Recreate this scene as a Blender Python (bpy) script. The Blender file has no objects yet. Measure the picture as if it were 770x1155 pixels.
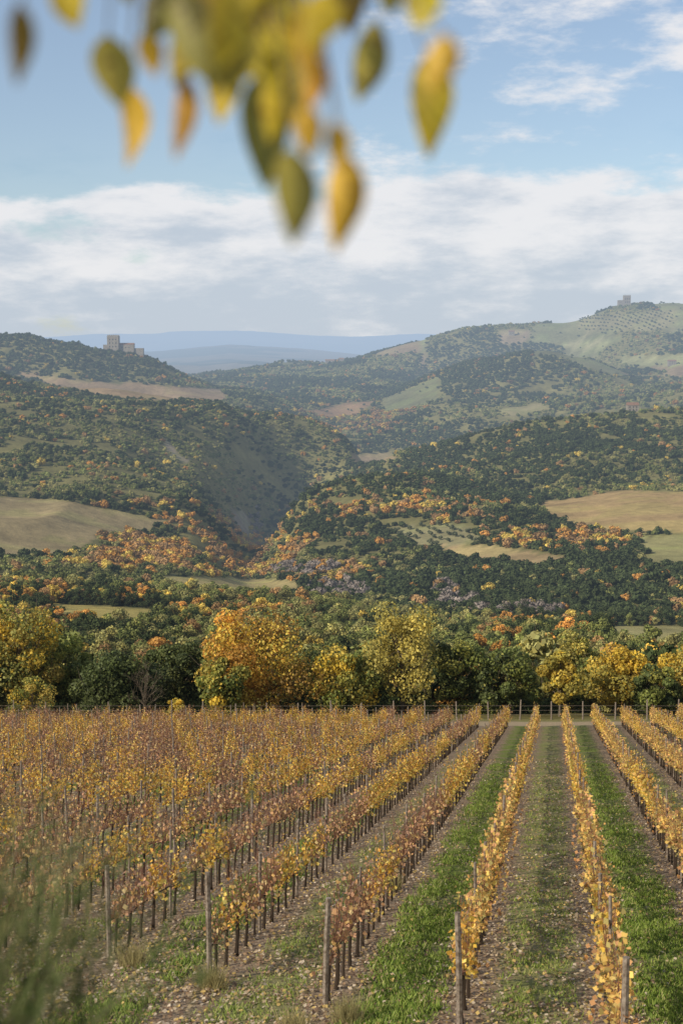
import bpy, math, numpy as np
from mathutils import Vector
rng=np.random.default_rng(7)
PITCH=math.radians(6.3); FPX=1604.0; CX,CY=385.0,577.5
ROWT=0.152; SP=2.55; X0=1.06
scene=bpy.context.scene

# ---------------- numpy helpers ----------------
def vnoise(x,y,seed=0):
    xi=np.floor(x);yi=np.floor(y);fx=x-xi;fy=y-yi
    def h(a,b):
        s=np.sin(a*127.1+b*311.7+seed*74.7)*43758.5453
        return s-np.floor(s)
    ux=fx*fx*fx*(fx*(fx*6-15)+10);uy=fy*fy*fy*(fy*(fy*6-15)+10)
    return (h(xi,yi)*(1-ux)+h(xi+1,yi)*ux)*(1-uy)+(h(xi,yi+1)*(1-ux)+h(xi+1,yi+1)*ux)*uy
def fbm(x,y,seed=0,o=4):
    s=0;a=.5;t=0
    for i in range(o):
        s=s+a*vnoise(x*2**i+i*13.7,y*2**i-i*7.3,seed+i);t+=a;a*=.5
    return s/t
def sstep(a,b,x):
    t=np.clip((x-a)/(b-a),0,1);return t*t*(3-2*t)
def inpoly(px,py,poly):
    c=np.zeros(px.shape,bool);n=len(poly);j=n-1
    for i in range(n):
        xi,yi=poly[i];xj,yj=poly[j]
        if yi!=yj:
            c^=((yi>py)!=(yj>py))&(px<(xj-xi)*(py-yi)/(yj-yi)+xi)
        j=i
    return c
def project(x,y,z):
    d=np.maximum(y*math.cos(PITCH)-z*math.sin(PITCH),.5)
    u=y*math.sin(PITCH)+z*math.cos(PITCH)
    return CX+FPX*x/d, CY-FPX*u/d
def unproject(px,py,depth):
    a=(px-CX)/FPX;b=(CY-py)/FPX
    return np.array([a*depth, depth*(math.cos(PITCH)+b*math.sin(PITCH)), depth*(-math.sin(PITCH)+b*math.cos(PITCH))])

# ---------------- terrain height ----------------
ROWS=[
(200,[(0,832),(770,832)]),
(300,[(0,788),(770,788)]),
(400,[(0,742),(385,748),(500,752),(770,745)]),
(550,[(-400,700),(0,706),(250,712),(385,722),(500,728),(640,722),(770,712),(1170,700)]),
(750,[(-400,655),(0,668),(120,673),(250,680),(385,693),(500,715),(640,712),(770,708),(1170,690)]),
(1000,[(-400,600),(0,620),(120,630),(250,648),(385,672),(500,666),(640,652),(770,642),(1170,630)]),
(1250,[(-400,562),(0,588),(120,594),(220,606),(272,640),(300,640),(345,612),(400,606),(500,602),(640,598),(770,590),(1170,580)]),
(1500,[(-400,508),(0,538),(120,545),(210,560),(275,628),(300,626),(340,564),(410,548),(500,546),(640,546),(770,546),(1170,530)]),
(1800,[(-400,470),(0,485),(120,492),(225,512),(295,612),(320,608),(358,530),(410,512),(500,506),(640,500),(770,492),(1170,480)]),
(2050,[(-400,445),(0,450),(120,458),(250,476),(330,575),(355,590),(388,535),(430,510),(500,496),(600,478),(770,458),(1170,445)]),
(2350,[(-400,425),(0,428),(120,438),(200,450),(300,464),(360,474),(396,500),(425,575),(450,580),(520,565),(640,540),(770,520),(1170,500)]),
(2700,[(-400,450),(0,456),(120,466),(250,478),(350,496),(395,518),(440,520),(520,520),(640,508),(770,492),(1170,470)]),
(3000,[(-400,415),(0,426),(120,434),(200,440),(250,446),(300,462),(385,486),(430,486),(500,470),(640,458),(770,446),(1170,430)]),
(3300,[(-400,362),(0,366),(40,361),(90,374),(118,390),(150,394),(175,403),(245,440),(300,450),(385,474),(450,466),(500,455),(640,450),(770,442),(1170,410)]),
(3700,[(-400,430),(0,435),(150,440),(250,440),(385,444),(430,442),(470,425),(520,402),(575,389),(620,386),(660,400),(720,426),(770,422),(1170,400)]),
(4100,[(-400,425),(0,428),(240,430),(330,428),(385,424),(450,432),(500,444),(640,440),(700,416),(770,394),(1170,380)]),
(4700,[(-400,430),(0,430),(200,428),(240,421),(300,411),(385,403),(430,393),(470,381),(520,367),(560,361),(640,357),(670,348),(690,341),(712,338),(770,335),(1170,325)]),
(6000,[(-400,430),(1170,420)]),
(11000,[(-400,404),(0,402),(180,396),(260,387),(340,392),(430,400),(1170,402)]),
(14000,[(-400,412),(1170,412)]),
(21000,[(-400,378),(0,381),(110,376),(170,377),(205,373),(300,373),(360,378),(410,378),(470,374),(560,380),(1170,376)]),
(30000,[(-400,404),(1170,404)]),
(80000,[(-400,402),(1170,402)]),
]
TPX=np.linspace(-400,1170,400); LD=np.linspace(math.log(200),math.log(80000),900)
raw=np.array([np.interp(TPX,[p[0] for p in r],[p[1] for p in r]) for d,r in ROWS])
lds=np.log(np.array([d for d,r in ROWS]))
T=np.array([np.interp(LD,lds,raw[:,j]) for j in range(len(TPX))]).T
def gsm(A,ax,s):
    r=int(s*3);k=np.exp(-.5*(np.arange(-r,r+1)/s)**2);k/=k.sum()
    P=np.pad(A,[(r,r) if i==ax else (0,0) for i in range(2)],mode='edge')
    return np.apply_along_axis(lambda v:np.convolve(v,k,'valid'),ax,P)
T=gsm(gsm(T,0,3.0),1,1.6)
def height(x,y):
    x=np.asarray(x,float);y=np.asarray(y,float)
    plane=-6.44-0.2136*y+0.12*(fbm(x*.12,y*.12,3)-.5)
    bank=-1.7-np.maximum(y-3.0,0)*0.9
    near=np.maximum(plane,bank)
    ys=np.maximum(y,150.)
    px=np.clip(CX+FPX*x/ys,-399,1169);l=np.clip(np.log(ys),LD[0],LD[-1]-1e-6)
    fi=(l-LD[0])/(LD[1]-LD[0]);fj=(px-TPX[0])/(TPX[1]-TPX[0])
    i=np.clip(fi.astype(int),0,len(LD)-2);j=np.clip(fj.astype(int),0,len(TPX)-2);a=fi-i;b=fj-j
    py=(T[i,j]*(1-b)+T[i,j+1]*b)*(1-a)+(T[i+1,j]*(1-b)+T[i+1,j+1]*b)*a
    z=ys*np.tan(-PITCH-np.arctan((py-CY)/FPX))
    amp=sstep(350,1300,y)*np.minimum(.010*y,22)*(1-.4*sstep(2900,3300,y))
    amp=np.where(y>8000,.0022*y,amp)
    w=np.where(y>8000,2600.,330.)
    xx=x+90*fbm(x/260,y/260,21,2)
    rid=1-np.abs(2*fbm(xx/w,y/w*.55,5,3)-1)*2.8
    z=z+amp*(rid-.55)+amp*.4*(fbm(x/110,y/110,9,3)-.5)
    k=sstep(150,205,y)
    return near*(1-k)+z*k

# ---------------- land cover ----------------
FIELDS=[
([(-300,560),(0,560),(60,563),(130,575),(190,590),(170,600),(110,602),(80,628),(-300,632)],(.27,.215,.115)),
([(612,566),(700,553),(900,556),(900,600),(690,600),(640,592),(612,578)],(.34,.24,.115)),
([(715,606),(900,600),(900,640),(735,637)],(.27,.25,.11)),
([(498,614),(560,616),(645,630),(615,642),(510,628)],(.34,.25,.13)),
([(170,648),(330,655),(345,668),(250,674),(200,664)],(.33,.27,.12)),
([(50,680),(170,688),(235,700),(140,714),(50,700)],(.35,.29,.10)),
([(675,706),(900,704),(900,745),(700,738)],(.30,.27,.12)),
([(20,421),(110,431),(250,439),(258,452),(150,452),(60,436)],(.28,.20,.12)),
([(560,372),(596,371),(600,386),(566,389)],(.28,.22,.14)),
([(625,386),(680,382),(690,390),(640,395)],(.25,.24,.13)),
([(690,402),(900,398),(900,410),(710,414)],(.25,.25,.12)),
([(350,464),(385,455),(425,452),(405,468),(365,472)],(.28,.18,.10)),
([(392,514),(440,510),(448,518),(405,525)],(.27,.20,.12)),
([(560,462),(610,455),(625,462),(575,470)],(.25,.22,.11)),
([(180,492),(188,494),(212,522),(206,524),(190,508)],(.27,.23,.17)),
([(262,577),(278,575),(282,602),(268,604)],(.26,.22,.17)),
]
OLIVE=[[(430,594),(520,591),(550,611),(478,620)],[(650,358),(760,350),(760,372),(660,376)]]
def cover(x,y,z):
    px,py=project(x,y,z)
    wob=9*(fbm(x/40,y/40,31,3)-.5)*np.clip(1200/np.maximum(y,1),.4,1.5)
    px=px+wob*1.5;py=py+wob*.5
    col=np.zeros(x.shape+(3,));f=np.zeros(x.shape,int)
    n=fbm(x/25,y/25,2)
    base=np.stack([.11+.10*n,.105+.085*n,.045+.03*n],-1);col[:]=base
    cs=150.;cxw=x+90*fbm(x/200,y/200,41,3);cyw=y*.62+80*fbm(x/170,y/170,43,3)
    hsh=np.sin(np.floor(cxw/cs)*12.99+np.floor(cyw/cs)*78.23)*43758.5;hsh=hsh-np.floor(hsh)
    hs2=(hsh*57.3)%1
    pr=np.where((y>2900)&(px>400),.14,.0);pr=np.where((py<425)&(px>600)&(y>3200),.48,pr)
    pr=np.where((y>3500)&(py<412)&(px<480),.35,pr)
    m=hsh<pr
    pc=np.where((hs2<.4)[...,None],np.array([.24,.18,.11]),np.where((hs2<.7)[...,None],np.array([.20,.20,.10]),np.array([.15,.15,.075])))
    col=np.where(m[...,None],pc,col);f[m]=1
    for poly,c in FIELDS:
        q=inpoly(px,py,poly)&(y>300)
        col[q]=np.array(c);f[q]=1
    for poly in OLIVE:
        q=inpoly(px,py,poly)&(y>600)
        col[q]=np.array((.23,.21,.11));f[q]=2
    fn=fbm(x/70,y/30,33,4)[...,None]
    col=np.where((f>0)[...,None],col*(.6+.8*fn)*np.where(fn>.58,np.array([.9,.97,.85]),np.array([1.,1.,1.])),col)
    far=y>6000
    fl=np.where((fbm(x/900,y/900,51)>.54)[...,None],np.array([.15,.13,.09]),np.array([.05,.065,.04]))
    col=np.where(far[...,None],fl,col)
    near=y<320
    col=np.where(near[...,None]&(y>126)[...,None],np.stack([.10+.1*n,.09+.08*n,.035+.03*n],-1),col)
    f[far]=1
    return col*(.85+.3*n[...,None]),f,px,py

# ---------------- mesh builders ----------------
def quads_mesh(name,Q,col=None,mi=None):
    Q=np.asarray(Q,np.float32);n=len(Q);me=bpy.data.meshes.new(name)
    me.vertices.add(4*n);me.vertices.foreach_set('co',Q.reshape(-1))
    me.loops.add(4*n);me.loops.foreach_set('vertex_index',np.arange(4*n,dtype=np.int32))
    me.polygons.add(n);me.polygons.foreach_set('loop_start',np.arange(0,4*n,4,dtype=np.int32))
    if mi is not None: me.polygons.foreach_set('material_index',np.asarray(mi,np.int32))
    me.update(calc_edges=True)
    if col is not None:
        a=me.attributes.new('col','FLOAT_COLOR','POINT')
        c=np.ones((n,4,4),np.float32);c[:,:,:3]=np.asarray(col,np.float32)[:,None,:]
        a.data.foreach_set('color',c.reshape(-1))
    return me
def link(name,me,mats,parent=None):
    o=bpy.data.objects.new(name,me);scene.collection.objects.link(o)
    if me is not None:
        for m in mats:
            me.materials.append(m)
    if parent: o.parent=parent
    return o
def unit(v): return v/np.maximum(np.linalg.norm(v,axis=-1,keepdims=True),1e-9)
def leaf_quads(c,s,nrm=None,asp=.8,rg=rng):
    n=len(c);a=unit(rg.normal(size=(n,3)))
    if nrm is not None: a=unit(a*.8+nrm)
    b=unit(np.cross(a,rg.normal(size=(n,3))));t=np.cross(a,b)
    s=np.asarray(s).reshape(-1,1)*np.ones((n,1))
    o=rg.uniform(-.12,.12,(n,1))
    return np.stack([c-b*s*.5,c+t*s*.5*asp+b*s*o,c+b*s*.5,c-t*s*.5*asp+b*s*o+a*s*.12],1)
def tube(P,R,k=5):
    P=np.asarray(P,float);R=np.asarray(R,float);m=len(P)
    d=np.gradient(P,axis=0);d=unit(d);ref=np.array([.31,.95,.05]) if abs(d[0][2])>.6 else np.array([0,0,1.])
    a=unit(np.cross(d,ref));b=np.cross(d,a);an=np.arange(k)*2*np.pi/k
    ring=P[:,None,:]+R[:,None,None]*(a[:,None,:]*np.cos(an)[None,:,None]+b[:,None,:]*np.sin(an)[None,:,None])
    out=[]
    for i in range(m-1):
        for j in range(k):
            out.append([ring[i,j],ring[i,(j+1)%k],ring[i+1,(j+1)%k],ring[i+1,j]])
    if k==4: out.append([ring[-1,0],ring[-1,1],ring[-1,2],ring[-1,3]])
    elif k>4:
        c=P[-1]
        for j in range(0,k,1): out.append([ring[-1,j],ring[-1,(j+1)%k],c,c+(ring[-1,j]-c)*.001])
    return np.array(out)
def bez(a,b,c,n=6):
    t=np.linspace(0,1,n)[:,None];return (1-t)**2*np.array(a)+2*t*(1-t)*np.array(b)+t*t*np.array(c)

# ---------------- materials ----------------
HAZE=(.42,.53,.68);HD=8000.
def newmat(name):
    m=bpy.data.materials.new(name);m.use_nodes=True;nt=m.node_tree;nt.nodes.clear()
    try: m.cycles.emission_sampling='NONE'
    except Exception: pass
    return m,nt,nt.nodes.new,nt.links.new
def math_n(nt,op,a,b=None,clamp=False):
    n=nt.nodes.new('ShaderNodeMath');n.operation=op;n.use_clamp=clamp
    for i,v in enumerate((a,b)):
        if v is None: continue
        if isinstance(v,(int,float)): n.inputs[i].default_value=v
        else: nt.links.new(v,n.inputs[i])
    return n.outputs[0]
def mixc(nt,f,a,b,mode='MIX'):
    n=nt.nodes.new('ShaderNodeMix');n.data_type='RGBA';n.blend_type=mode
    for i,v in ((0,f),(6,a),(7,b)):
        if isinstance(v,(int,float)): n.inputs[i].default_value=v
        elif isinstance(v,tuple): n.inputs[i].default_value=(*v,1)
        else: nt.links.new(v,n.inputs[i])
    return n.outputs[2]
def noise_n(nt,vec,scale,detail=4,rough=.55):
    n=nt.nodes.new('ShaderNodeTexNoise');n.inputs['Scale'].default_value=scale;n.inputs['Detail'].default_value=detail
    n.inputs['Roughness'].default_value=rough
    if vec is not None: nt.links.new(vec,n.inputs['Vector'])
    return n.outputs['Fac']
def ss_n(nt,x,a,b):
    n=nt.nodes.new('ShaderNodeMapRange');n.interpolation_type='SMOOTHSTEP'
    nt.links.new(x,n.inputs[0]);n.inputs[1].default_value=a;n.inputs[2].default_value=b
    return n.outputs[0]
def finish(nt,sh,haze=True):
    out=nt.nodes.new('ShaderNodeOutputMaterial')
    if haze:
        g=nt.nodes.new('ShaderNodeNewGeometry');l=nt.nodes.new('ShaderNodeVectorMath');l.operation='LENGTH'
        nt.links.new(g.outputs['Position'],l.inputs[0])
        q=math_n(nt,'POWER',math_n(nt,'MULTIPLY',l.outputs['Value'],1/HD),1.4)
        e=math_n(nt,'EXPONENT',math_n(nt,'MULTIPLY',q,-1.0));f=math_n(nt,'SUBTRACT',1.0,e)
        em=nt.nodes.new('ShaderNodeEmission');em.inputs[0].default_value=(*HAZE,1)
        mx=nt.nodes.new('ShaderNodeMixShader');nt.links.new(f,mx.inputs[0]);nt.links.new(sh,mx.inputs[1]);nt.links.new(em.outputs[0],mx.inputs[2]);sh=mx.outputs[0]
    nt.links.new(sh,out.inputs[0])
def diffuse(nt,c,rough=.9,spec=.1,bump=None,bs=.3,bd=.05):
    b=nt.nodes.new('ShaderNodeBsdfPrincipled');b.inputs['Roughness'].default_value=rough
    b.inputs['Specular IOR Level'].default_value=spec
    if isinstance(c,tuple): b.inputs[0].default_value=(*c,1)
    else: nt.links.new(c,b.inputs[0])
    if bump is not None:
        bn=nt.nodes.new('ShaderNodeBump');bn.inputs['Strength'].default_value=bs;bn.inputs['Distance'].default_value=bd
        nt.links.new(bump,bn.inputs['Height']);nt.links.new(bn.outputs[0],b.inputs['Normal'])
    return b.outputs[0]
def leafmat(name,inst=False,trans=.35,haze=True,rough=.6,spec=.25):
    m,nt,N,L=newmat(name)
    a=N('ShaderNodeAttribute');a.attribute_name='col';c=a.outputs['Color']
    if inst:
        t=N('ShaderNodeAttribute');t.attribute_type='INSTANCER';t.attribute_name='tint'
        c=mixc(nt,1.0,c,t.outputs['Color'],'MULTIPLY')
    s=diffuse(nt,c,rough,spec)
    if trans>0:
        tr=N('ShaderNodeBsdfTranslucent');L(c,tr.inputs[0]);mx=N('ShaderNodeMixShader');mx.inputs[0].default_value=trans
        L(s,mx.inputs[1]);L(tr.outputs[0],mx.inputs[2]);s=mx.outputs[0]
    finish(nt,s,haze);return m
def simplemat(name,c1,c2,scale,haze=False,bs=.4,bd=.02,rough=.9):
    m,nt,N,L=newmat(name);tc=N('ShaderNodeNewGeometry').outputs['Position']
    n=noise_n(nt,tc,scale,5,.6);c=mixc(nt,ss_n(nt,n,.3,.7),c1,c2)
    finish(nt,diffuse(nt,c,rough,.1,n,bs,bd),haze);return m
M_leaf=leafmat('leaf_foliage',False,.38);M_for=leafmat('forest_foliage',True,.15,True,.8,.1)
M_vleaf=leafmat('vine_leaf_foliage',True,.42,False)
M_bark=simplemat('bark',(.07,.05,.035),(.18,.15,.11),9)
M_wood=simplemat('weathered_wood',(.12,.09,.065),(.30,.25,.20),14)
M_wire=simplemat('wire_metal',(.25,.25,.25),(.35,.35,.35),20,rough=.5)
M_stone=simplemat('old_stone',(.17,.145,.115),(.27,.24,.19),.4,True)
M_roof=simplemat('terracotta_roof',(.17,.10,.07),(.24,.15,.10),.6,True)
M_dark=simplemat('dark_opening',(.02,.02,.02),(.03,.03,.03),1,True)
M_grass=leafmat('grass_blades',False,.35,False)

m,nt,N,L=newmat('hillside_ground');M_ter=m
a=N('ShaderNodeAttribute');a.attribute_name='col';pos=N('ShaderNodeNewGeometry').outputs['Position']
n1=noise_n(nt,pos,.09,8,.65);n2=noise_n(nt,pos,.012,5,.6)
c=mixc(nt,1.0,a.outputs['Color'],mixc(nt,n1,(.45,.45,.45),(1.55,1.55,1.5)),'MULTIPLY')
c=mixc(nt,1.0,c,mixc(nt,n2,(.7,.72,.7),(1.3,1.25,1.2)),'MULTIPLY')
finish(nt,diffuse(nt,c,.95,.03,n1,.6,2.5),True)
m,nt,N,L=newmat('vineyard_ground_cover');M_vg=m
pos=N('ShaderNodeNewGeometry').outputs['Position'];sx=N('ShaderNodeSeparateXYZ');L(pos,sx.inputs[0])
X,Y=sx.outputs[0],sx.outputs[1]
r=math_n(nt,'DIVIDE',math_n(nt,'SUBTRACT',math_n(nt,'SUBTRACT',X,math_n(nt,'MULTIPLY',Y,ROWT)),X0),SP)
nw=noise_n(nt,pos,1.1,5,.6);rw=math_n(nt,'ADD',r,math_n(nt,'MULTIPLY',math_n(nt,'SUBTRACT',nw,.5),.4))
dr=math_n(nt,'PINGPONG',rw,.5)
g=ss_n(nt,dr,.10,.34)
par=math_n(nt,'FLOORED_MODULO',math_n(nt,'FLOOR',r),2.0)
big=noise_n(nt,pos,.55,6,.6);fine=noise_n(nt,pos,9,6,.7)
left=ss_n(nt,r,-4.5,-1.8)
pat=ss_n(nt,big,.38,.60)
gm=math_n(nt,'MULTIPLY',g,math_n(nt,'ADD',math_n(nt,'MULTIPLY',left,.45),math_n(nt,'MULTIPLY',pat,.5)))
gcol=mixc(nt,fine,(.075,.115,.02),(.23,.29,.06))
dry=mixc(nt,fine,(.15,.16,.05),(.36,.34,.15))
gc=mixc(nt,math_n(nt,'MULTIPLY',par,.7),gcol,dry)
dirt=mixc(nt,ss_n(nt,fine,.3,.7),(.14,.095,.06),(.44,.33,.22))
c=mixc(nt,gm,dirt,gc)
trk=math_n(nt,'MULTIPLY',ss_n(nt,Y,124.5,126),math_n(nt,'SUBTRACT',1.0,ss_n(nt,Y,131,134)))
c=mixc(nt,trk,c,mixc(nt,fine,(.28,.21,.12),(.44,.34,.22)))
ed=ss_n(nt,Y,131,135);c=mixc(nt,ed,c,mixc(nt,big,(.13,.13,.04),(.28,.23,.10)))
bk=math_n(nt,'SUBTRACT',1.0,ss_n(nt,Y,11,14));c=mixc(nt,bk,c,gcol)
finish(nt,diffuse(nt,c,.95,.05,fine,.9,.06),False)

# ---------------- terrain mesh ----------------
NR,NC=950,430
yy=np.exp(np.linspace(math.log(5),math.log(75000),NR))-40;uu=np.linspace(-.9,.9,NC)
Yg,Ug=np.meshgrid(yy,uu,indexing='ij');Xg=Ug*(Yg+40);Zg=height(Xg,Yg)
col,f,_,_=cover(Xg,Yg,Zg)
me=bpy.data.meshes.new('terrain')
me.vertices.add(NR*NC);me.vertices.foreach_set('co',np.stack([Xg,Yg,Zg],-1).astype(np.float32).reshape(-1))
idx=np.arange(NR*NC).reshape(NR,NC)
F=np.stack([idx[:-1,:-1],idx[:-1,1:],idx[1:,1:],idx[1:,:-1]],-1).reshape(-1,4).astype(np.int32)
me.loops.add(F.size);me.loops.foreach_set('vertex_index',F.reshape(-1))
me.polygons.add(len(F));me.polygons.foreach_set('loop_start',np.arange(0,F.size,4,dtype=np.int32))
ymid=Yg[:-1,:-1].reshape(-1);me.polygons.foreach_set('material_index',(ymid>138).astype(np.int32))
me.polygons.foreach_set('use_smooth',np.ones(len(F),bool))
me.update(calc_edges=True)
at=me.attributes.new('col','FLOAT_COLOR','POINT');cc=np.ones((NR*NC,4),np.float32);cc[:,:3]=col.reshape(-1,3);at.data.foreach_set('color',cc.reshape(-1))
link('terrain',me,[M_vg,M_ter])

# ---------------- instancing via geometry nodes ----------------
def make_collection(name,objs):
    c=bpy.data.collections.new(name)
    for o in objs: c.objects.link(o)
    return c
def make_group(coll):
    ng=bpy.data.node_groups.new('scatter_'+coll.name,'GeometryNodeTree')
    ng.interface.new_socket(name='Geometry',in_out='INPUT',socket_type='NodeSocketGeometry')
    ng.interface.new_socket(name='Geometry',in_out='OUTPUT',socket_type='NodeSocketGeometry')
    N=ng.nodes.new;L=ng.links.new
    gi=N('NodeGroupInput');go=N('NodeGroupOutput');iop=N('GeometryNodeInstanceOnPoints');ci=N('GeometryNodeCollectionInfo')
    ci.inputs['Collection'].default_value=coll;ci.inputs['Separate Children'].default_value=True;ci.inputs['Reset Children'].default_value=True
    def na(nm,t):
        n=N('GeometryNodeInputNamedAttribute');n.data_type=t;n.inputs['Name'].default_value=nm;return n.outputs['Attribute']
    L(gi.outputs[0],iop.inputs['Points']);L(ci.outputs[0],iop.inputs['Instance']);iop.inputs['Pick Instance'].default_value=True
    L(na('idx','INT'),iop.inputs['Instance Index'])
    e=N('FunctionNodeEulerToRotation');L(na('rot','FLOAT_VECTOR'),e.inputs[0]);L(e.outputs[0],iop.inputs['Rotation'])
    L(na('scl','FLOAT_VECTOR'),iop.inputs['Scale'])
    L(iop.outputs[0],go.inputs[0]);return ng
def scatter(name,ng,P,rot,scl,idx,tint,parent=None):
    n=len(P);me=bpy.data.meshes.new(name);me.vertices.add(n);me.vertices.foreach_set('co',np.asarray(P,np.float32).reshape(-1))
    for nm,t,arr in (('rot','FLOAT_VECTOR',rot),('scl','FLOAT_VECTOR',scl),('tint','FLOAT_VECTOR',tint)):
        a=me.attributes.new(nm,t,'POINT');a.data.foreach_set('vector',np.asarray(arr,np.float32).reshape(-1))
    a=me.attributes.new('idx','INT','POINT');a.data.foreach_set('value',np.asarray(idx,np.int32))
    o=link(name,me,[],parent);md=o.modifiers.new('scatter','NODES');md.node_group=ng;return o

# ---------------- tree generator ----------------
def crown_pts(lobes,rad,n,rg,shell=.65):
    k=rg.integers(0,len(lobes),n);d=unit(rg.normal(size=(n,3)));r=rg.uniform(shell,1.0,n)**.8
    r=np.where(rg.random(n)<.3,rg.random(n),r)
    return lobes[k]+d*rad[k][:,None]*r[:,None]*np.array([1,1,.8]),d,k
def tree_mesh(name,H,W,nleaf,ls,pal,seed,trunkH=.25,nl=16,tint=None,bare=False):
    rg=np.random.default_rng(seed);th=H*trunkH;ch=H-th
    lob=[];rad=[]
    for i in range(nl):
        t=(i+.5)/nl;ang=i*2.4+rg.uniform(-.6,.6);zc=th+ch*(.10+.80*t+rg.uniform(-.06,.06))
        env=math.sin(math.pi*(.18+.74*t))**.7
        rr=W*.5*env*rg.uniform(.35,1.0)*.8
        lob.append([rr*math.cos(ang),rr*math.sin(ang),zc]);rad.append(W*rg.uniform(.09,.20))
    lob=np.array(lob);rad=np.array(rad)
    parts=[tube(bez((0,0,-.4),(rg.uniform(-.4,.4),0,th),(rg.uniform(-.3,.3),rg.uniform(-.3,.3),H*.8),9),np.linspace(H*.024,H*.004,9),7)]
    for l in lob:
        z0=th*.7+(l[2]-th)*rg.uniform(.2,.6)
        parts.append(tube(bez((0,0,z0),(l[0]*.4,l[1]*.4,z0+(l[2]-z0)*.7),l,5),np.linspace(H*.008,H*.002,5),4))
        for _ in range(5 if bare else 2):
            e=l+unit(rg.normal(size=3)+np.array([0,0,.7]))*W*.22
            parts.append(tube(bez(l*.6+np.array([0,0,z0])*.4,l,e,4),np.linspace(H*.004,H*.001,4),3))
            if bare:
                for _ in range(4):
                    e2=e+unit(rg.normal(size=3)+np.array([0,0,.5]))*W*.13
                    parts.append(tube([l*.5+e*.5,e2],[H*.002,H*.0012],3))
    B=np.concatenate(parts);bc=np.tile(np.array([[.1,.08,.06]]),(len(B),1))
    if nleaf==0: return quads_mesh(name,B,bc,np.zeros(len(B),int))
    c,d,k=crown_pts(lob,rad,nleaf,rg)
    q=leaf_quads(c,ls*rg.uniform(.6,1.3,nleaf),d*.9,.8,rg)
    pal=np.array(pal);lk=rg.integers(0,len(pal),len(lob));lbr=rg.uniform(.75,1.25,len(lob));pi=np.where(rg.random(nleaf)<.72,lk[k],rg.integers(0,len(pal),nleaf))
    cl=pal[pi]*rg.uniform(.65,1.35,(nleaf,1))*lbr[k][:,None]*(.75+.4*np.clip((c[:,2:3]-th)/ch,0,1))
    return quads_mesh(name,np.concatenate([B,q]),np.concatenate([bc,cl]),np.concatenate([np.zeros(len(B)),np.ones(nleaf)]))

W1=[(1,1,1),(.85,.9,.9),(1.15,1.1,.95)]
nearT=[];farT=[]
for i in range(6):
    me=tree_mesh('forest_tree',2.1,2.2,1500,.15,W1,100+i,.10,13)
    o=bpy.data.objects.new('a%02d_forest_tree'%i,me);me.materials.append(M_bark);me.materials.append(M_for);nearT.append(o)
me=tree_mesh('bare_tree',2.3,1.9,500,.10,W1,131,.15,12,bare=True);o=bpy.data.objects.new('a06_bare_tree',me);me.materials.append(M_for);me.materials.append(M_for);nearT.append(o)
for i in range(5):
    rg=np.random.default_rng(200+i);nl=7
    lob=np.stack([rg.uniform(-.55,.55,nl),rg.uniform(-.55,.55,nl),rg.uniform(.55,1.2,nl)],1);rad=rg.uniform(.38,.6,nl)
    c,d,k=crown_pts(lob,rad,260,rg);q=leaf_quads(c,.34*rg.uniform(.6,1.3,260),d*2.2,.9,rg)
    me=quads_mesh('far_tree',q,np.ones((260,3))*rg.uniform(.7,1.3,(260,1)));me.materials.append(M_for)
    farT.append(bpy.data.objects.new('b%02d_far_tree'%i,me))
NGn=make_group(make_collection('near_trees',nearT));NGf=make_group(make_collection('far_trees',farT))
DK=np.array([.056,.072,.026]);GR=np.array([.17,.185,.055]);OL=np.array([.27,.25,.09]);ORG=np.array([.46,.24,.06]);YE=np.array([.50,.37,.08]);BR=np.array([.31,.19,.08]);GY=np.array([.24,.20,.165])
OZ=[(215,625,140,34,.9),(120,572,100,10,.9),(440,578,110,16,.5),(640,604,80,18,.5),(30,690,70,45,.5),(200,600,75,22,.85),(390,472,80,18,.5),(600,720,60,20,.3),(90,600,60,30,.4),(360,640,50,18,.55),(200,700,200,22,.45)]
DZ=[(640,675,170,40,.9),(560,425,105,32,.98),(120,408,110,26,.95),(520,535,200,22,.6),(390,585,95,42,.92),(150,770,140,50,.4),(560,760,120,40,.4),(540,500,260,14,.6)]  # dark evergreen woods; also cloud shade and a shaded spur painted as darker tint
LZ=[(140,505,270,55),(650,455,200,30)]  # sunlit slopes painted into the tree tint: fewer dark crowns; also thins trees
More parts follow.
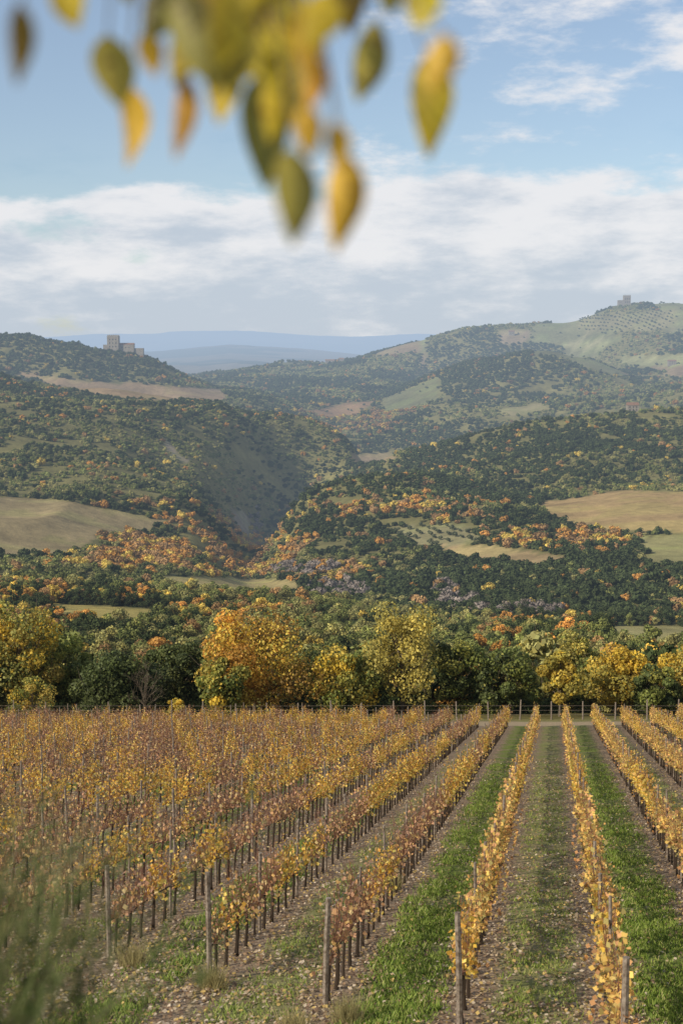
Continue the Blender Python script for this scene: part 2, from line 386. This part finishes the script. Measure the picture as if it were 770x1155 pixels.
def tint_for(px,py,y,x):
    n=len(px);r=rng.random(n);nz=fbm(x/55,y/55,61,3);nb=fbm(x/150,y/150,63,4)
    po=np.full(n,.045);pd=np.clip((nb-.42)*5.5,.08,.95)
    for cx,cy,rx,ry in LZ: pd=pd*(1-.6*np.clip(1.5-((px-cx)/rx)**2-((py-cy)/ry)**2,0,1))
    for cx,cy,rx,ry,p in OZ: po=np.maximum(po,p*np.clip(1.5-((px-cx)/rx)**2-((py-cy)/ry)**2,0,1))
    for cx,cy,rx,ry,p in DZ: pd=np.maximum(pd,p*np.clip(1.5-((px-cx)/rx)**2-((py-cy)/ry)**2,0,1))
    po=po*sstep(.36,.58,nz)*1.5;po=np.where(y<420,np.maximum(po,.24),po)
    out=np.empty((n,3));r2=rng.random(n)
    mo=r<po
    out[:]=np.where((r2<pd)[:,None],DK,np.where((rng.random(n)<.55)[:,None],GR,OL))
    w=rng.random(n)
    oc=np.where((w<.34)[:,None],ORG,np.where((w<.72)[:,None],BR,YE));oc=oc*np.where(y>2400,.7,1.)[:,None];out=np.where(mo[:,None],oc,out)
    gy=np.zeros(n,bool)
    for cx,cy,rx,ry in ((385,665,38,12),(508,672,22,14),(580,690,60,6),(345,642,40,6),(285,590,9,22)):
        gy|=(((px-cx)/rx)**2+((py-cy)/ry)**2<1)&(rng.random(n)<.55)
    gy&=y>330
    out=np.where(gy[:,None],GY,out)
    return out*rng.uniform(.75,1.25,(n,1))*(.7+.6*nz[:,None]),gy
def jitter(y0,y1,s,umax=.36):
    xs=np.arange(-umax*y1-30,umax*y1+30,s);ys=np.arange(y0,y1,s);X,Y=np.meshgrid(xs,ys);X=X.ravel()+rng.uniform(-.45,.45,X.size)*s;Y=Y.ravel()+rng.uniform(-.45,.45,Y.size)*s
    k=np.abs(X)<umax*Y+25;return X[k],Y[k]
def forest(name,y0,y1,s,ng,nt_,r0,r1):
    x,y=jitter(y0,y1,s);z=height(x,y);_,f,px,py=cover(x,y,z)
    th_=np.full(len(x),.27)
    for cx,cy,rx,ry in LZ: th_=np.maximum(th_,.27+.11*np.clip(1.5-((px-cx)/rx)**2-((py-cy)/ry)**2,0,1)*(y>1200))
    keep=(f==0)&(fbm(x/35,y/35,71,3)>th_)
    x,y,z,px,py=[v[keep] for v in (x,y,z,px,py)];n=len(x)
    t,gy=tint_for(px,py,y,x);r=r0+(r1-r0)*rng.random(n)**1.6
    lum=t.sum(1);shrub=(t[:,1]>t[:,0]*.9)&(lum>.32)&(y>800);r=np.where(shrub,r*.7,r)
    h=r*rng.uniform(.7,1.15,n)
    idx=rng.integers(0,nt_,n)
    if ng is NGn: idx=np.where(gy,6,idx)
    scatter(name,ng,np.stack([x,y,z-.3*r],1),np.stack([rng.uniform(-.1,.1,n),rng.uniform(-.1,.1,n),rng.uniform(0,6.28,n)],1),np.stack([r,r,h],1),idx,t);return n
print('n',forest('woodland',158,820,6.0,NGn,6,2.6,5.4))
print('n',forest('hillside_forest',820,2900,7.6,NGf,5,3.0,6.2))
print('n',forest('ridge_forest',2900,5200,12.0,NGf,5,4.6,8.6))
for nm,y0,y1,s,k1 in (('olive_grove',900,1800,13,1),('olive_grove',3200,4800,20,1.4)):
    xs=np.arange(-.36*y1,.36*y1,s);ys=np.arange(y0,y1,s);X,Y=np.meshgrid(xs,ys);a=.4;x=(X*math.cos(a)-(Y-y0)*math.sin(a)).ravel();y=(y0+X*math.sin(a)+(Y-y0)*math.cos(a)).ravel()
    k=(y>y0)&(y<y1);x,y=x[k]+rng.normal(size=k.sum())*1.2,y[k]+rng.normal(size=k.sum())*1.2;z=height(x,y);_,f,px,py=cover(x,y,z);rr_=rng.random(len(x));k=((f==2)&(rr_<.9))|((f==1)&(rr_<.10)&(y>1500));x,y,z=x[k],y[k],z[k];n=len(x)
    if n==0: continue
    r=rng.uniform(2.0,3.6,n)*k1
    scatter(nm,NGf,np.stack([x,y,z],1),np.stack([0*x,0*x,rng.uniform(0,6,n)],1),np.stack([r,r,r],1),rng.integers(0,5,n),np.tile(np.array([.11,.12,.06]),(n,1)))

# ---------------- named trees along the vineyard edge ----------------
PY_=[(.60,.42,.055),(.48,.36,.08),(.30,.28,.07),(.56,.36,.055)]
PO=[(.62,.36,.06),(.54,.28,.05),(.66,.46,.07),(.34,.21,.055),(.60,.44,.08),(.36,.32,.07)]
PG=[(.08,.10,.03),(.115,.135,.04),(.055,.07,.024)]
PL=[(.19,.21,.045),(.32,.30,.065),(.14,.17,.045)]
PYO=[(.42,.35,.085),(.55,.44,.10),(.32,.28,.075)]
PGO=[(.66,.46,.055),(.55,.41,.075),(.38,.32,.065)]
TR=[
('oak_tree',15,676,120,152,PY_+PL,7000,.12),('oak_tree',62,712,80,158,PL,5500,.1),
('maple_tree',30,765,60,141,PY_+PL,2600,.06),
('holm_oak_tree',122,738,115,146,PG,8000,.08),('holm_oak_tree',195,722,95,156,PG+[(.12,.13,.04)],7000,.08),
('maple_tree',248,742,74,143,PL+PGO,4800,.1),('oak_tree',285,688,160,149,PO,9500,.12),
('holm_oak_tree',342,735,80,160,PG+PL,6000,.1),('maple_tree',386,730,92,147,PGO+PL,4600,.2),
('poplar_tree',455,682,116,150,PYO,5600,.22),('holm_oak_tree',425,745,60,158,PG,5000,.1),
('oak_tree',520,722,82,152,PL+PG,6000,.14),('oak_tree',572,732,90,150,PG+PL,6500,.16),
('poplar_tree',636,730,58,144,PGO,3800,.22),('oak_tree',655,710,90,160,PYO+PL,6500,.15),
('oak_tree',706,728,92,150,PGO+PY_,6500,.12),('holm_oak_tree',748,752,66,146,PG+PL,5000,.1),('oak_tree',800,725,110,152,PY_,6000,.1),
('holm_oak_tree',-45,720,110,150,PG,6000,.1),('oak_tree',860,730,110,150,PL,6000,.1),
('yellow_shrub',195,788,28,141,PGO,1200,.05),('green_shrub',95,800,60,141,PG,2000,.03),('green_shrub',480,795,50,150,PG,1800,.03),('green_shrub',600,788,70,152,PG,2200,.03),
('green_shrub',330,800,60,150,PG,2000,.03),('yellow_shrub',14,800,40,141,PL,1500,.03),('green_shrub',235,800,60,150,PL,2000,.03),('green_shrub',540,795,60,151,PL,2000,.03),('green_shrub',420,798,55,152,PG,2000,.03)]
for i,(nm,px,top,w,d,pal,nl,tf) in enumerate(TR):
    x=(px-CX)/FPX*d;z=float(height(np.array([x]),np.array([d*1.0]))[0])
    zt=d*math.tan(-PITCH-math.atan((top-CY)/FPX));H=max(zt-z,1.2);W=w/FPX*d
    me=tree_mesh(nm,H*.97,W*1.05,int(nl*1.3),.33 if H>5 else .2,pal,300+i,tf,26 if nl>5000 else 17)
    o=link(nm,me,[M_bark,M_leaf]);o.location=(x,d,z);o.rotation_euler=(0,0,i*1.3)
x=(160-CX)/FPX*142;z=float(height(np.array([x]),np.array([142.]))[0])
me=tree_mesh('bare_tree',5.2,4.0,0,.2,PG,77,.12,12,bare=True);o=link('bare_tree',me,[M_bark]);o.location=(x,142,z)

# ---------------- fence ----------------
parts=[];xs=np.arange(-60,62,3.1)
for x in xs:
    yv=136.5+rng.uniform(-.3,.3);z=float(height(np.array([x]),np.array([yv]))[0]);h=rng.uniform(1.5,2.1)
    parts.append(tube([(x,yv,z-.2),(x+rng.uniform(-.08,.08),yv,z+h)],[.085,.07],6))
for hz in (.5,.95,1.4):
    P=[(x,136.5,float(height(np.array([x]),np.array([136.5]))[0])+hz) for x in xs];parts.append(tube(P,[.012]*len(P),3))
link('wire_fence',quads_mesh('wire_fence',np.concatenate(parts)),[M_wood])

# ---------------- vines ----------------
def vine_mesh(name,seed,nleaf,pal,ncane,w=.17):
    rg=np.random.default_rng(seed);parts=[]
    tp=bez((0,0,-.05),(rg.uniform(-.08,.08),rg.uniform(-.06,.06),.4),(rg.uniform(-.05,.05),0,.78),6)
    parts.append(tube(tp,np.array([.045,.036,.03,.034,.03,.034])*rg.uniform(.8,1.2),6))
    parts.append(tube(bez((-.5,0,.80),(0,.03,.76),(.5,0,.80),5),[.016]*5,5));nb=sum(len(p) for p in parts)
    ends=[]
    for i in range(ncane):
        x0=rg.uniform(-.5,.5);b=np.array([x0,0,.8]);top=rg.uniform(.45,1.2)
        e=b+np.array([rg.uniform(-.35,.35),rg.uniform(-w,w),top])
        if rg.random()<.18: e=b+np.array([rg.uniform(-.4,.4),rg.choice([-1,1])*rg.uniform(.2,.4),rg.uniform(-.2,.5)])
        mid=(b+e)/2+rg.normal(size=3)*.08;P=bez(b,mid,e,5);parts.append(tube(P,np.linspace(.0075,.0045,5),3));ends.append((b,mid,e))
    B=np.concatenate(parts);bc=np.zeros((len(B),3));bc[:nb]=(.07,.05,.035);bc[nb:]=np.array([.40,.22,.14])*rg.uniform(.7,1.3,(len(B)-nb,1))
    k=rg.integers(0,ncane,nleaf);t=rg.random(nleaf)[:,None]**.9;E=np.array(ends)
    c=(1-t)**2*E[k,0]+2*t*(1-t)*E[k,1]+t*t*E[k,2]+rg.normal(size=(nleaf,3))*np.array([.07,.08,.07])
    q=leaf_quads(c,rg.uniform(.06,.14,nleaf),None,.9,rg);pal=np.array(pal)
    cl=pal[rg.integers(0,len(pal),nleaf)]*rg.uniform(.7,1.3,(nleaf,1))
    me=quads_mesh(name,np.concatenate([B,q]),np.concatenate([bc,cl]));me.materials.append(M_vleaf);return me
rich=[(.84,.56,.09),(.80,.46,.08),(.86,.65,.17),(.58,.30,.07),(.74,.46,.14),(.50,.42,.11)]
spar=[(.76,.49,.18),(.60,.34,.16),(.50,.28,.16),(.76,.58,.28),(.44,.26,.16)]
red=[(.76,.44,.14),(.82,.55,.15),(.56,.30,.13),(.70,.52,.18),(.44,.36,.12)]
vt=[]
for i in range(5): vt.append(bpy.data.objects.new('v%02d_vine'%i,vine_mesh('vine',400+i,130,rich,15,.2)))
for i in range(5): vt.append(bpy.data.objects.new('v%02d_vine'%(5+i),vine_mesh('vine',420+i,55,spar,24,.34)))
for i in range(4): vt.append(bpy.data.objects.new('v%02d_vine'%(10+i),vine_mesh('vine',440+i,160,red,16,.14)))
NGv=make_group(make_collection('vine_templates',vt))
rot=-math.atan(ROWT)+math.pi/2
slope=math.atan(.2136*math.cos(math.atan(ROWT)))
for k in range(-27,12):
    xk=X0+SP*k
    y0={0:19.,-1:23.,-2:24.6,-3:26.5,-4:28.4,-5:29.0}.get(k,15. if k>0 else 29.5)
    ln=(124.5-y0);n=int(ln/.92);y=y0+.4+np.arange(n)*.92;x=xk+ROWT*y;z=height(x,y)
    e=bpy.data.objects.new('vineyard_row',None);scene.collection.objects.link(e)
    nz=fbm(x/9,y/9,81,3)
    if k>=-1: idx=np.where(nz+.1*rng.normal(size=n)>.50,rng.integers(0,5,n),rng.integers(10,14,n))
    elif k>=-3: idx=np.where(nz+.12*rng.normal(size=n)>.44,rng.integers(0,5,n),rng.integers(5,10,n))
    else: idx=np.where(nz+.14*rng.normal(size=n)>.57,rng.integers(0,5,n),rng.integers(5,10,n))
    keep=rng.random(n)>.06
    s=rng.uniform(.82,1.12,n)
    R=np.stack([np.zeros(n),np.full(n,slope),np.full(n,rot)],1)
    tn=np.ones((n,3))*rng.uniform(.8,1.2,(n,1))
    scatter('vines',NGv,np.stack([x,y,z],1)[keep],R[keep],np.stack([np.ones(n)*1.02,s,s],1)[keep],idx[keep],tn[keep],e)
    parts=[];yp=np.arange(y0,124.6,4.6)
    for i,yq in enumerate(yp):
        xq=xk+ROWT*yq;zq=float(height(np.array([xq]),np.array([yq]))[0]);h=rng.uniform(1.85,2.25);rr=.055 if i==0 else rng.uniform(.032,.045)
        lx,ly=rng.normal()*.05,rng.normal()*.06
        parts.append(tube([(xq,yq,zq-.3),(xq+lx*.4,yq,zq+h*.5),(xq+lx,yq+ly,zq+h)],[rr,rr,rr*.92],7))
    link('posts',quads_mesh('posts',np.concatenate(parts)),[M_wood],e)
    wp=[]
    for hz in (.82,1.25,1.7):
        ya=np.linspace(y0,124,12);xa=xk+ROWT*ya;za=height(xa,ya)+hz;wp.append(tube(np.stack([xa,ya,za],1),[.0035]*12,3))
    link('wires',quads_mesh('wires',np.concatenate(wp)),[M_wire],e)

# ---------------- vineyard grass and leaf litter ----------------
def strip(x,y):
    r=(x-ROWT*y-X0)/SP;r=r+.26*(fbm(x/.9,y/.9,97,3)-.5);fr=r-np.floor(r);return r,np.minimum(fr,1-fr),np.floor(r)%2
N_=210000
y=14+(rng.random(N_)**1.6)*66;x=rng.uniform(-.30,.30,N_)*(y+4);r,dr,par=strip(x,y)
pt=sstep(.38,.56,fbm(x/1.4,y/1.4,91,4))
den=sstep(.10,.30,dr)*np.where(r>-2.2,.2+.8*pt,.08+.65*pt)*np.where(par==1,.5,1)
k=rng.random(N_)<den;x,y,par=x[k],y[k],par[k];z=height(x,y);n=len(x);nb=4
C=np.repeat(np.stack([x,y,z],1),nb,0)+np.concatenate([rng.normal(size=(n*nb,2))*.04,np.zeros((n*nb,1))],1)
hh=np.repeat(rng.uniform(.04,.13,n)*np.where(par==1,.7,1),nb)*rng.uniform(.6,1.2,n*nb)
ang=rng.uniform(0,6.28,n*nb);d=np.stack([np.cos(ang),np.sin(ang),0*ang],1);ln=np.stack([np.sin(ang*3),np.cos(ang*2),0*ang],1)*hh[:,None]*.6
w=.009+hh*.05;up=np.array([0,0,1.])*hh[:,None]
Q=np.stack([C-d*w[:,None],C+d*w[:,None],C+d*w[:,None]*.3+up+ln,C-d*w[:,None]*.3+up+ln],1)
gp=np.array([(.13,.20,.03),(.21,.29,.045),(.30,.36,.08),(.38,.36,.14)]);pp=np.repeat(par,nb)
gi=np.where(pp==1,rng.integers(1,4,n*nb),np.where(rng.random(n*nb)<.08,3,rng.integers(0,3,n*nb)))
cg=gp[gi]*rng.uniform(.75,1.25,(n*nb,1))
link('vineyard_grass',quads_mesh('vineyard_grass',Q,cg),[M_grass])
N_=180000
y=14+(rng.random(N_)**1.5)*70;x=rng.uniform(-.30,.30,N_)*(y+4);r,dr,par=strip(x,y)
den=.22+.8*(1-sstep(.08,.34,dr));den=np.where(par==1,np.maximum(den,.5),den);den=np.where(r<-3,np.maximum(den,.7),den)*(.35+1.2*sstep(.35,.65,fbm(x/1.1,y/1.1,95,3)))
k=rng.random(N_)<den;x,y=x[k],y[k];z=height(x,y)+rng.uniform(.01,.08,len(x));n=len(x)
q=leaf_quads(np.stack([x,y,z],1),rng.uniform(.04,.11,n),np.tile([0,0,1.6],(n,1)),.8)
lp=np.array([(.48,.37,.23),(.36,.24,.14),(.62,.51,.37),(.56,.40,.14),(.26,.17,.11)])
link('leaf_litter',quads_mesh('leaf_litter',q,lp[rng.integers(0,5,n)]*rng.uniform(.7,1.3,(n,1))),[M_grass])
parts=[]
for (px,py,dd) in ((392,1140,24.5),(240,1128,27),(440,1010,38),(335,1150,23.5),(150,1100,29)):
    p=unproject(px,py,dd);zc=float(height(np.array([p[0]]),np.array([p[1]]))[0])
    n=260;a=rng.uniform(0,6.28,n);rr=rng.random(n)*.28;b=np.stack([p[0]+rr*np.cos(a),p[1]+rr*np.sin(a),np.full(n,zc)],1)
    h=rng.uniform(.2,.5,n)[:,None];tip=b+np.concatenate([rng.normal(size=(n,2))*.14,h],1);dx=np.array([.006,0,0])
    parts.append(np.stack([b-dx,b+dx,tip+dx*.4,tip-dx*.4],1))
Q=np.concatenate(parts);link('dry_weeds',quads_mesh('dry_weeds',Q,np.array([.36,.31,.14])*rng.uniform(.6,1.3,(len(Q),1))),[M_grass])

# ---------------- tall grass on the bank ----------------
parts=[];cols=[]
for i in range(520):
    bx=-.98+rng.normal()*.22;by=2.75+rng.normal()*.22;h=rng.uniform(.35,.85)*(1-.25*abs(bx+.95))
    lean=rng.normal()*.16+.10
    P=bez((bx,by,-1.75),(bx+lean*.2,by,-1.7+h*.6),(bx+lean,by+rng.normal()*.1,-1.7+h),7)
    parts.append(tube(P,np.linspace(.003,.0009,7),3));c=np.array([(.09,.12,.035),(.15,.17,.06),(.26,.24,.10)][rng.integers(0,3)])*rng.uniform(.7,1.2)
    cols.append(np.tile(c,(len(parts[-1]),1)))
    m_=16;t=rng.uniform(.35,1,m_);ii=np.clip((t*6).astype(int),0,5);bp=P[ii]
    tip=bp+np.stack([rng.normal(size=m_)*.03+.01,rng.normal(size=m_)*.03,rng.uniform(.03,.08,m_)],1);dx=np.array([.0015,0,0])
    parts.append(np.stack([bp-dx,bp+dx,tip+dx*.4,tip-dx*.4],1));cols.append(np.tile(c*1.1,(m_,1)))
link('tall_grass',quads_mesh('tall_grass',np.concatenate(parts),np.concatenate(cols)),[M_grass])

# ---------------- overhanging leafy branch ----------------
LV=[(22,50,92,30,'b',-4),(75,5,60,44,'y',30),(130,80,88,48,'o',12),(148,142,98,36,'g',4),(205,132,104,28,'r',-4),(248,102,84,44,'y',8),
(215,38,116,58,'k',20),(180,12,80,48,'k',-25),(258,30,104,46,'y',-8),(290,52,100,50,'Y',5),(322,20,92,54,'Y',30),(300,150,130,54,'k',5),(328,108,84,42,'o',-10),
(352,96,70,28,'r',-6),(335,220,116,52,'o',2),(385,228,116,46,'g',-4),(380,166,60,30,'g',6),(414,72,108,40,'o',-12),(360,20,84,48,'y',-20),(392,-4,84,44,'b',10),
(440,-16,70,40,'o',0),(482,118,120,50,'y',3),(494,72,74,40,'g',-14),(475,8,54,44,'Y',10),(235,-10,80,46,'g',40),(300,-20,90,44,'y',-30),(140,-30,70,36,'o',10),(345,150,64,34,'g',10),(278,8,90,50,'y',12),(205,62,74,42,'y',-10),(310,70,84,44,'Y',14),(270,70,80,44,'o',-18),(240,62,84,44,'k',6),(345,50,84,40,'g',8),(312,118,90,44,'y',-6),(170,62,50,30,'g',18)]
LC={'b':(.30,.19,.045),'y':(.68,.49,.05),'Y':(.85,.66,.06),'o':(.46,.37,.08),'g':(.74,.45,.055),'r':(.66,.34,.05),'k':(.28,.25,.07)}
parts=[];cols=[]
brP=np.array([unproject(px,py,dd) for px,py,dd in ((-900,-420,1.3),(-300,-260,1.25),(0,-150,1.2),(180,-110,1.2),(330,-100,1.22),(480,-110,1.3),(640,-170,1.4))])
tt=np.linspace(0,6,40);br=np.stack([np.interp(tt,np.arange(7),brP[:,j]) for j in range(3)],1)
wood=[tube(br,np.linspace(.02,.005,40),8)]
for (px,py,ln,w,cc,ang) in LV:
    dd=rng.uniform(.98,1.28);sc=dd/FPX;L_=ln*sc*.97;Wd=w*sc*.5;c=unproject(px,py,dd);a=math.radians(ang)
    yaw=rng.uniform(-.6,.6);right=np.array([math.cos(yaw),math.sin(yaw),0]);down=unit(np.array([math.sin(a),.15*rng.normal(),-math.cos(a)]));right=unit(right-down*np.dot(right,down));nor=np.cross(right,down)
    Wd=Wd/max(math.cos(yaw),.6);ns=12;top=c-down*L_*.5
    curl=rng.uniform(-.25,.25);rows=[]
    for i in range(ns+1):
        t=i/ns;hw=Wd*(math.sin(math.pi*t**.85)**.8)*(1-.35*t)*1.15 if 0<t<1 else .0004
        mid=top+down*L_*t+nor*curl*L_*(t-.5)**2*2+right*L_*.04*math.sin(t*4)
        rows.append([mid-right*hw+nor*hw*.3,mid-right*hw*.5+nor*hw*.1,mid,mid+right*hw*.5+nor*hw*.1,mid+right*hw+nor*hw*.3])
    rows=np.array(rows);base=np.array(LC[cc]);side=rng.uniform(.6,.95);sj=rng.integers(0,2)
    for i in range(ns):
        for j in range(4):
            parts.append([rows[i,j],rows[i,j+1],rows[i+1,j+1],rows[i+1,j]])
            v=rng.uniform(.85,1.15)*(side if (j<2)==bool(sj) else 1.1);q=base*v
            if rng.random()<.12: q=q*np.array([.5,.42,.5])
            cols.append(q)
    j=np.argmin(np.linalg.norm(br-(top+np.array([0,0,.05])),axis=1))
    wood.append(tube(bez(br[j],(br[j]+top)/2+np.array([0,0,.02]),top+down*.002,8),np.linspace(.0018,.0009,8),5))
trP=[(-2.4,.3,-1.8),(-2.3,.35,-.6),(-2.15,.45,.4),(-1.7,.7,.9)];wood.append(tube(trP,[.11,.095,.08,.05],10))
wood.append(tube(bez(trP[-1],(-1.4,.9,1.0),br[0],8),np.linspace(.05,.02,8),8))
cP=np.stack([rng.normal(-2.2,.35,500),rng.normal(.9,.35,500),rng.normal(1.5,.25,500)],1)
W_=np.concatenate(wood)
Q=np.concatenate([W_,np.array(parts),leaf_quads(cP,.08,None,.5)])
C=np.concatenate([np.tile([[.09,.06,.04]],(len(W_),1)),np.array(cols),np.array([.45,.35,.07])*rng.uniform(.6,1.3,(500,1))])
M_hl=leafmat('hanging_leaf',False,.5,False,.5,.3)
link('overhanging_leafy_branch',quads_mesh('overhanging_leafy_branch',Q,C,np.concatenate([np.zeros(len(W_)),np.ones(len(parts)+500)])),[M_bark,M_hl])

# ---------------- buildings ----------------
def box(c,s,rz=0):
    x,y,z=c;a,b,h=s;v=np.array([[sx*a/2,sy*b/2,sz] for sz in (0,h) for sx,sy in ((-1,-1),(1,-1),(1,1),(-1,1))])
    q=[[0,1,5,4],[1,2,6,5],[2,3,7,6],[3,0,4,7],[4,5,6,7]];return np.array([[v[i] for i in f] for f in q])+np.array(c)
def gable(c,s,h):
    x,y,z=c;a,b=s[0]/2+.5,s[1]/2+.5;v=[(-a,-b,0),(a,-b,0),(a,b,0),(-a,b,0),(-a,0,h),(a,0,h)];v=np.array(v)+np.array(c)
    return np.array([[v[0],v[1],v[5],v[4]],[v[2],v[3],v[4],v[5]],[v[1],v[2],v[5],v[5]+.001],[v[3],v[0],v[4],v[4]+.001]])
def place(px,d,dz=0):
    x=(px-CX)/FPX*d;return (x,d,float(height(np.array([x]),np.array([d*1.]))[0])+dz)
def part(nm,arrs,mat,p): return link(nm,quads_mesh(nm,np.concatenate(arrs)),[mat],p)
def crenels(c,s,h):
    out=[];n=6
    for i in range(n):
        for sy in (-1,1):
            out.append(box((c[0]-s[0]/2+s[0]*(i+.5)/n,c[1]+sy*(s[1]/2-.6),c[2]),(s[0]/n*.55,1.2,h)))
    return out
loc=place(130,3285,4);e=bpy.data.objects.new('castle',None);scene.collection.objects.link(e);e.location=loc
part('keep',[box((0,0,-6),(26,22,38))],M_stone,e);part('battlements',crenels((0,0,32.003),(26,22),2.5),M_stone,e)
part('curtain_wall',[box((30,4,-14),(34,16,26)),box((58,6,-20),(20,14,24)),box((-18,3,-8),(10,16,20))],M_stone,e)
part('chapel_roof',[gable((30,4,12.003),(34,16),4)],M_roof,e)
part('windows',[box((xx,-11.1,zz),(1.8,.3,3)) for xx in (-7,0,7) for zz in (6,14,22)]+[box((xx,-4.1,4),(1.6,.3,2.6)) for xx in (20,28,36)],M_dark,e)
loc=place(703,4690,6);e=bpy.data.objects.new('hilltop_fortress',None);scene.collection.objects.link(e);e.location=loc
part('tower',[box((0,0,-10),(22,20,36)),box((-20,0,-10),(18,18,22))],M_stone,e);part('battlements',crenels((0,0,26.003),(22,20),3),M_stone,e)
part('windows',[box((xx,-10.1,zz),(2,.3,3.4)) for xx in (-6,0,6) for zz in (4,14)],M_dark,e)
for px,d,w in ((372,4600,30),(385,4620,16),(575,4600,18),(640,4100,18),(712,2040,16),(755,3900,22)):
    loc=place(px,d,2);e=bpy.data.objects.new('farmhouse',None);scene.collection.objects.link(e);e.location=loc
    part('walls',[box((0,0,-4),(w,12,13))],M_stone,e);part('roof',[gable((0,0,9.003),(w,12),4)],M_roof,e)
    part('windows',[box((xx,-6.1,zz),(1.3,.25,1.8)) for xx in (-w*.3,0,w*.3) for zz in (1.5,5.5)],M_dark,e)

# ---------------- world ----------------
SAZ=math.radians(236);SEL=math.radians(30)
w=bpy.data.worlds.new('World');scene.world=w;w.use_nodes=True;nt=w.node_tree;nt.nodes.clear();N=nt.nodes.new;L=nt.links.new
sky=N('ShaderNodeTexSky');sky.sky_type='NISHITA';sky.sun_disc=False;sky.sun_elevation=SEL;sky.sun_rotation=SAZ;sky.ozone_density=1.8;sky.dust_density=.5
tc=N('ShaderNodeTexCoord');sp=N('ShaderNodeSeparateXYZ');L(tc.outputs['Generated'],sp.inputs[0])
mp=N('ShaderNodeMapping');mp.inputs['Scale'].default_value=(6,6,17);mp.inputs['Location'].default_value=(1.7,.4,.3);L(tc.outputs['Generated'],mp.inputs[0])
nn=noise_n(nt,mp.outputs[0],1.5,10,.6)
mp2=N('ShaderNodeMapping');mp2.inputs['Scale'].default_value=(8,8,26);mp2.inputs['Location'].default_value=(4.1,2.2,.1);L(tc.outputs['Generated'],mp2.inputs[0])
n2=noise_n(nt,mp2.outputs[0],1.6,11,.6)
rp=N('ShaderNodeValToRGB');cr=rp.color_ramp;els=[(0,1),(.06,1),(.2,1.0),(.40,.98),(.47,.5),(.54,.2),(.68,.26),(.80,.38),(1,.25)]
cr.elements[0].position=0;cr.elements[0].color=(1,1,1,1);cr.elements[1].position=1;cr.elements[1].color=(.2,)*3+(1,)
for p,v in els[1:-1]:
    q=cr.elements.new(p);q.color=(v,v,v,1)
L(math_n(nt,'MULTIPLY',sp.outputs[2],4.0),rp.inputs[0])
thr=math_n(nt,'SUBTRACT',.74,math_n(nt,'MULTIPLY',rp.outputs[0],.5))
v=math_n(nt,'SUBTRACT',math_n(nt,'ADD',nn,math_n(nt,'MULTIPLY',sp.outputs[0],.25)),thr)
mask=ss_n(nt,v,-.04,.13)
sh=math_n(nt,'ADD',math_n(nt,'MULTIPLY',math_n(nt,'SUBTRACT',n2,.5),3.2),math_n(nt,'MULTIPLY',sp.outputs[2],7.5))
cf=ss_n(nt,sh,.0,1.05)
cc=mixc(nt,cf,(5.3,6.0,6.9),(8.4,8.4,8.6))
fc=mixc(nt,math_n(nt,'ADD',math_n(nt,'MULTIPLY',mask,.82),.13),mixc(nt,1.0,sky.outputs[0],(1.15,1.18,1.22),'MULTIPLY'),cc)
bg=N('ShaderNodeBackground');bg.inputs[1].default_value=.1;L(fc,bg.inputs[0]);ow=N('ShaderNodeOutputWorld');L(bg.outputs[0],ow.inputs[0])
sd=bpy.data.lights.new('sun','SUN');sd.energy=5.0;sd.angle=math.radians(.5);sd.color=(1,.90,.75);so=bpy.data.objects.new('sun',sd);scene.collection.objects.link(so)
S=Vector((math.sin(SAZ)*math.cos(SEL),math.cos(SAZ)*math.cos(SEL),math.sin(SEL)));so.rotation_euler=S.to_track_quat('Z','Y').to_euler()

# ---------------- camera ----------------
cd=bpy.data.cameras.new('camera');cam=bpy.data.objects.new('camera',cd);scene.collection.objects.link(cam);scene.camera=cam
cd.sensor_fit='VERTICAL';cd.sensor_height=36;cd.sensor_width=24;cd.lens=50;cd.clip_start=.05;cd.clip_end=200000
cam.rotation_euler=(math.radians(90)-PITCH,0,0)
cd.dof.use_dof=True;cd.dof.focus_distance=80;cd.dof.aperture_fstop=3.0
scene.view_settings.view_transform='Standard';scene.view_settings.look='None';scene.view_settings.exposure=0
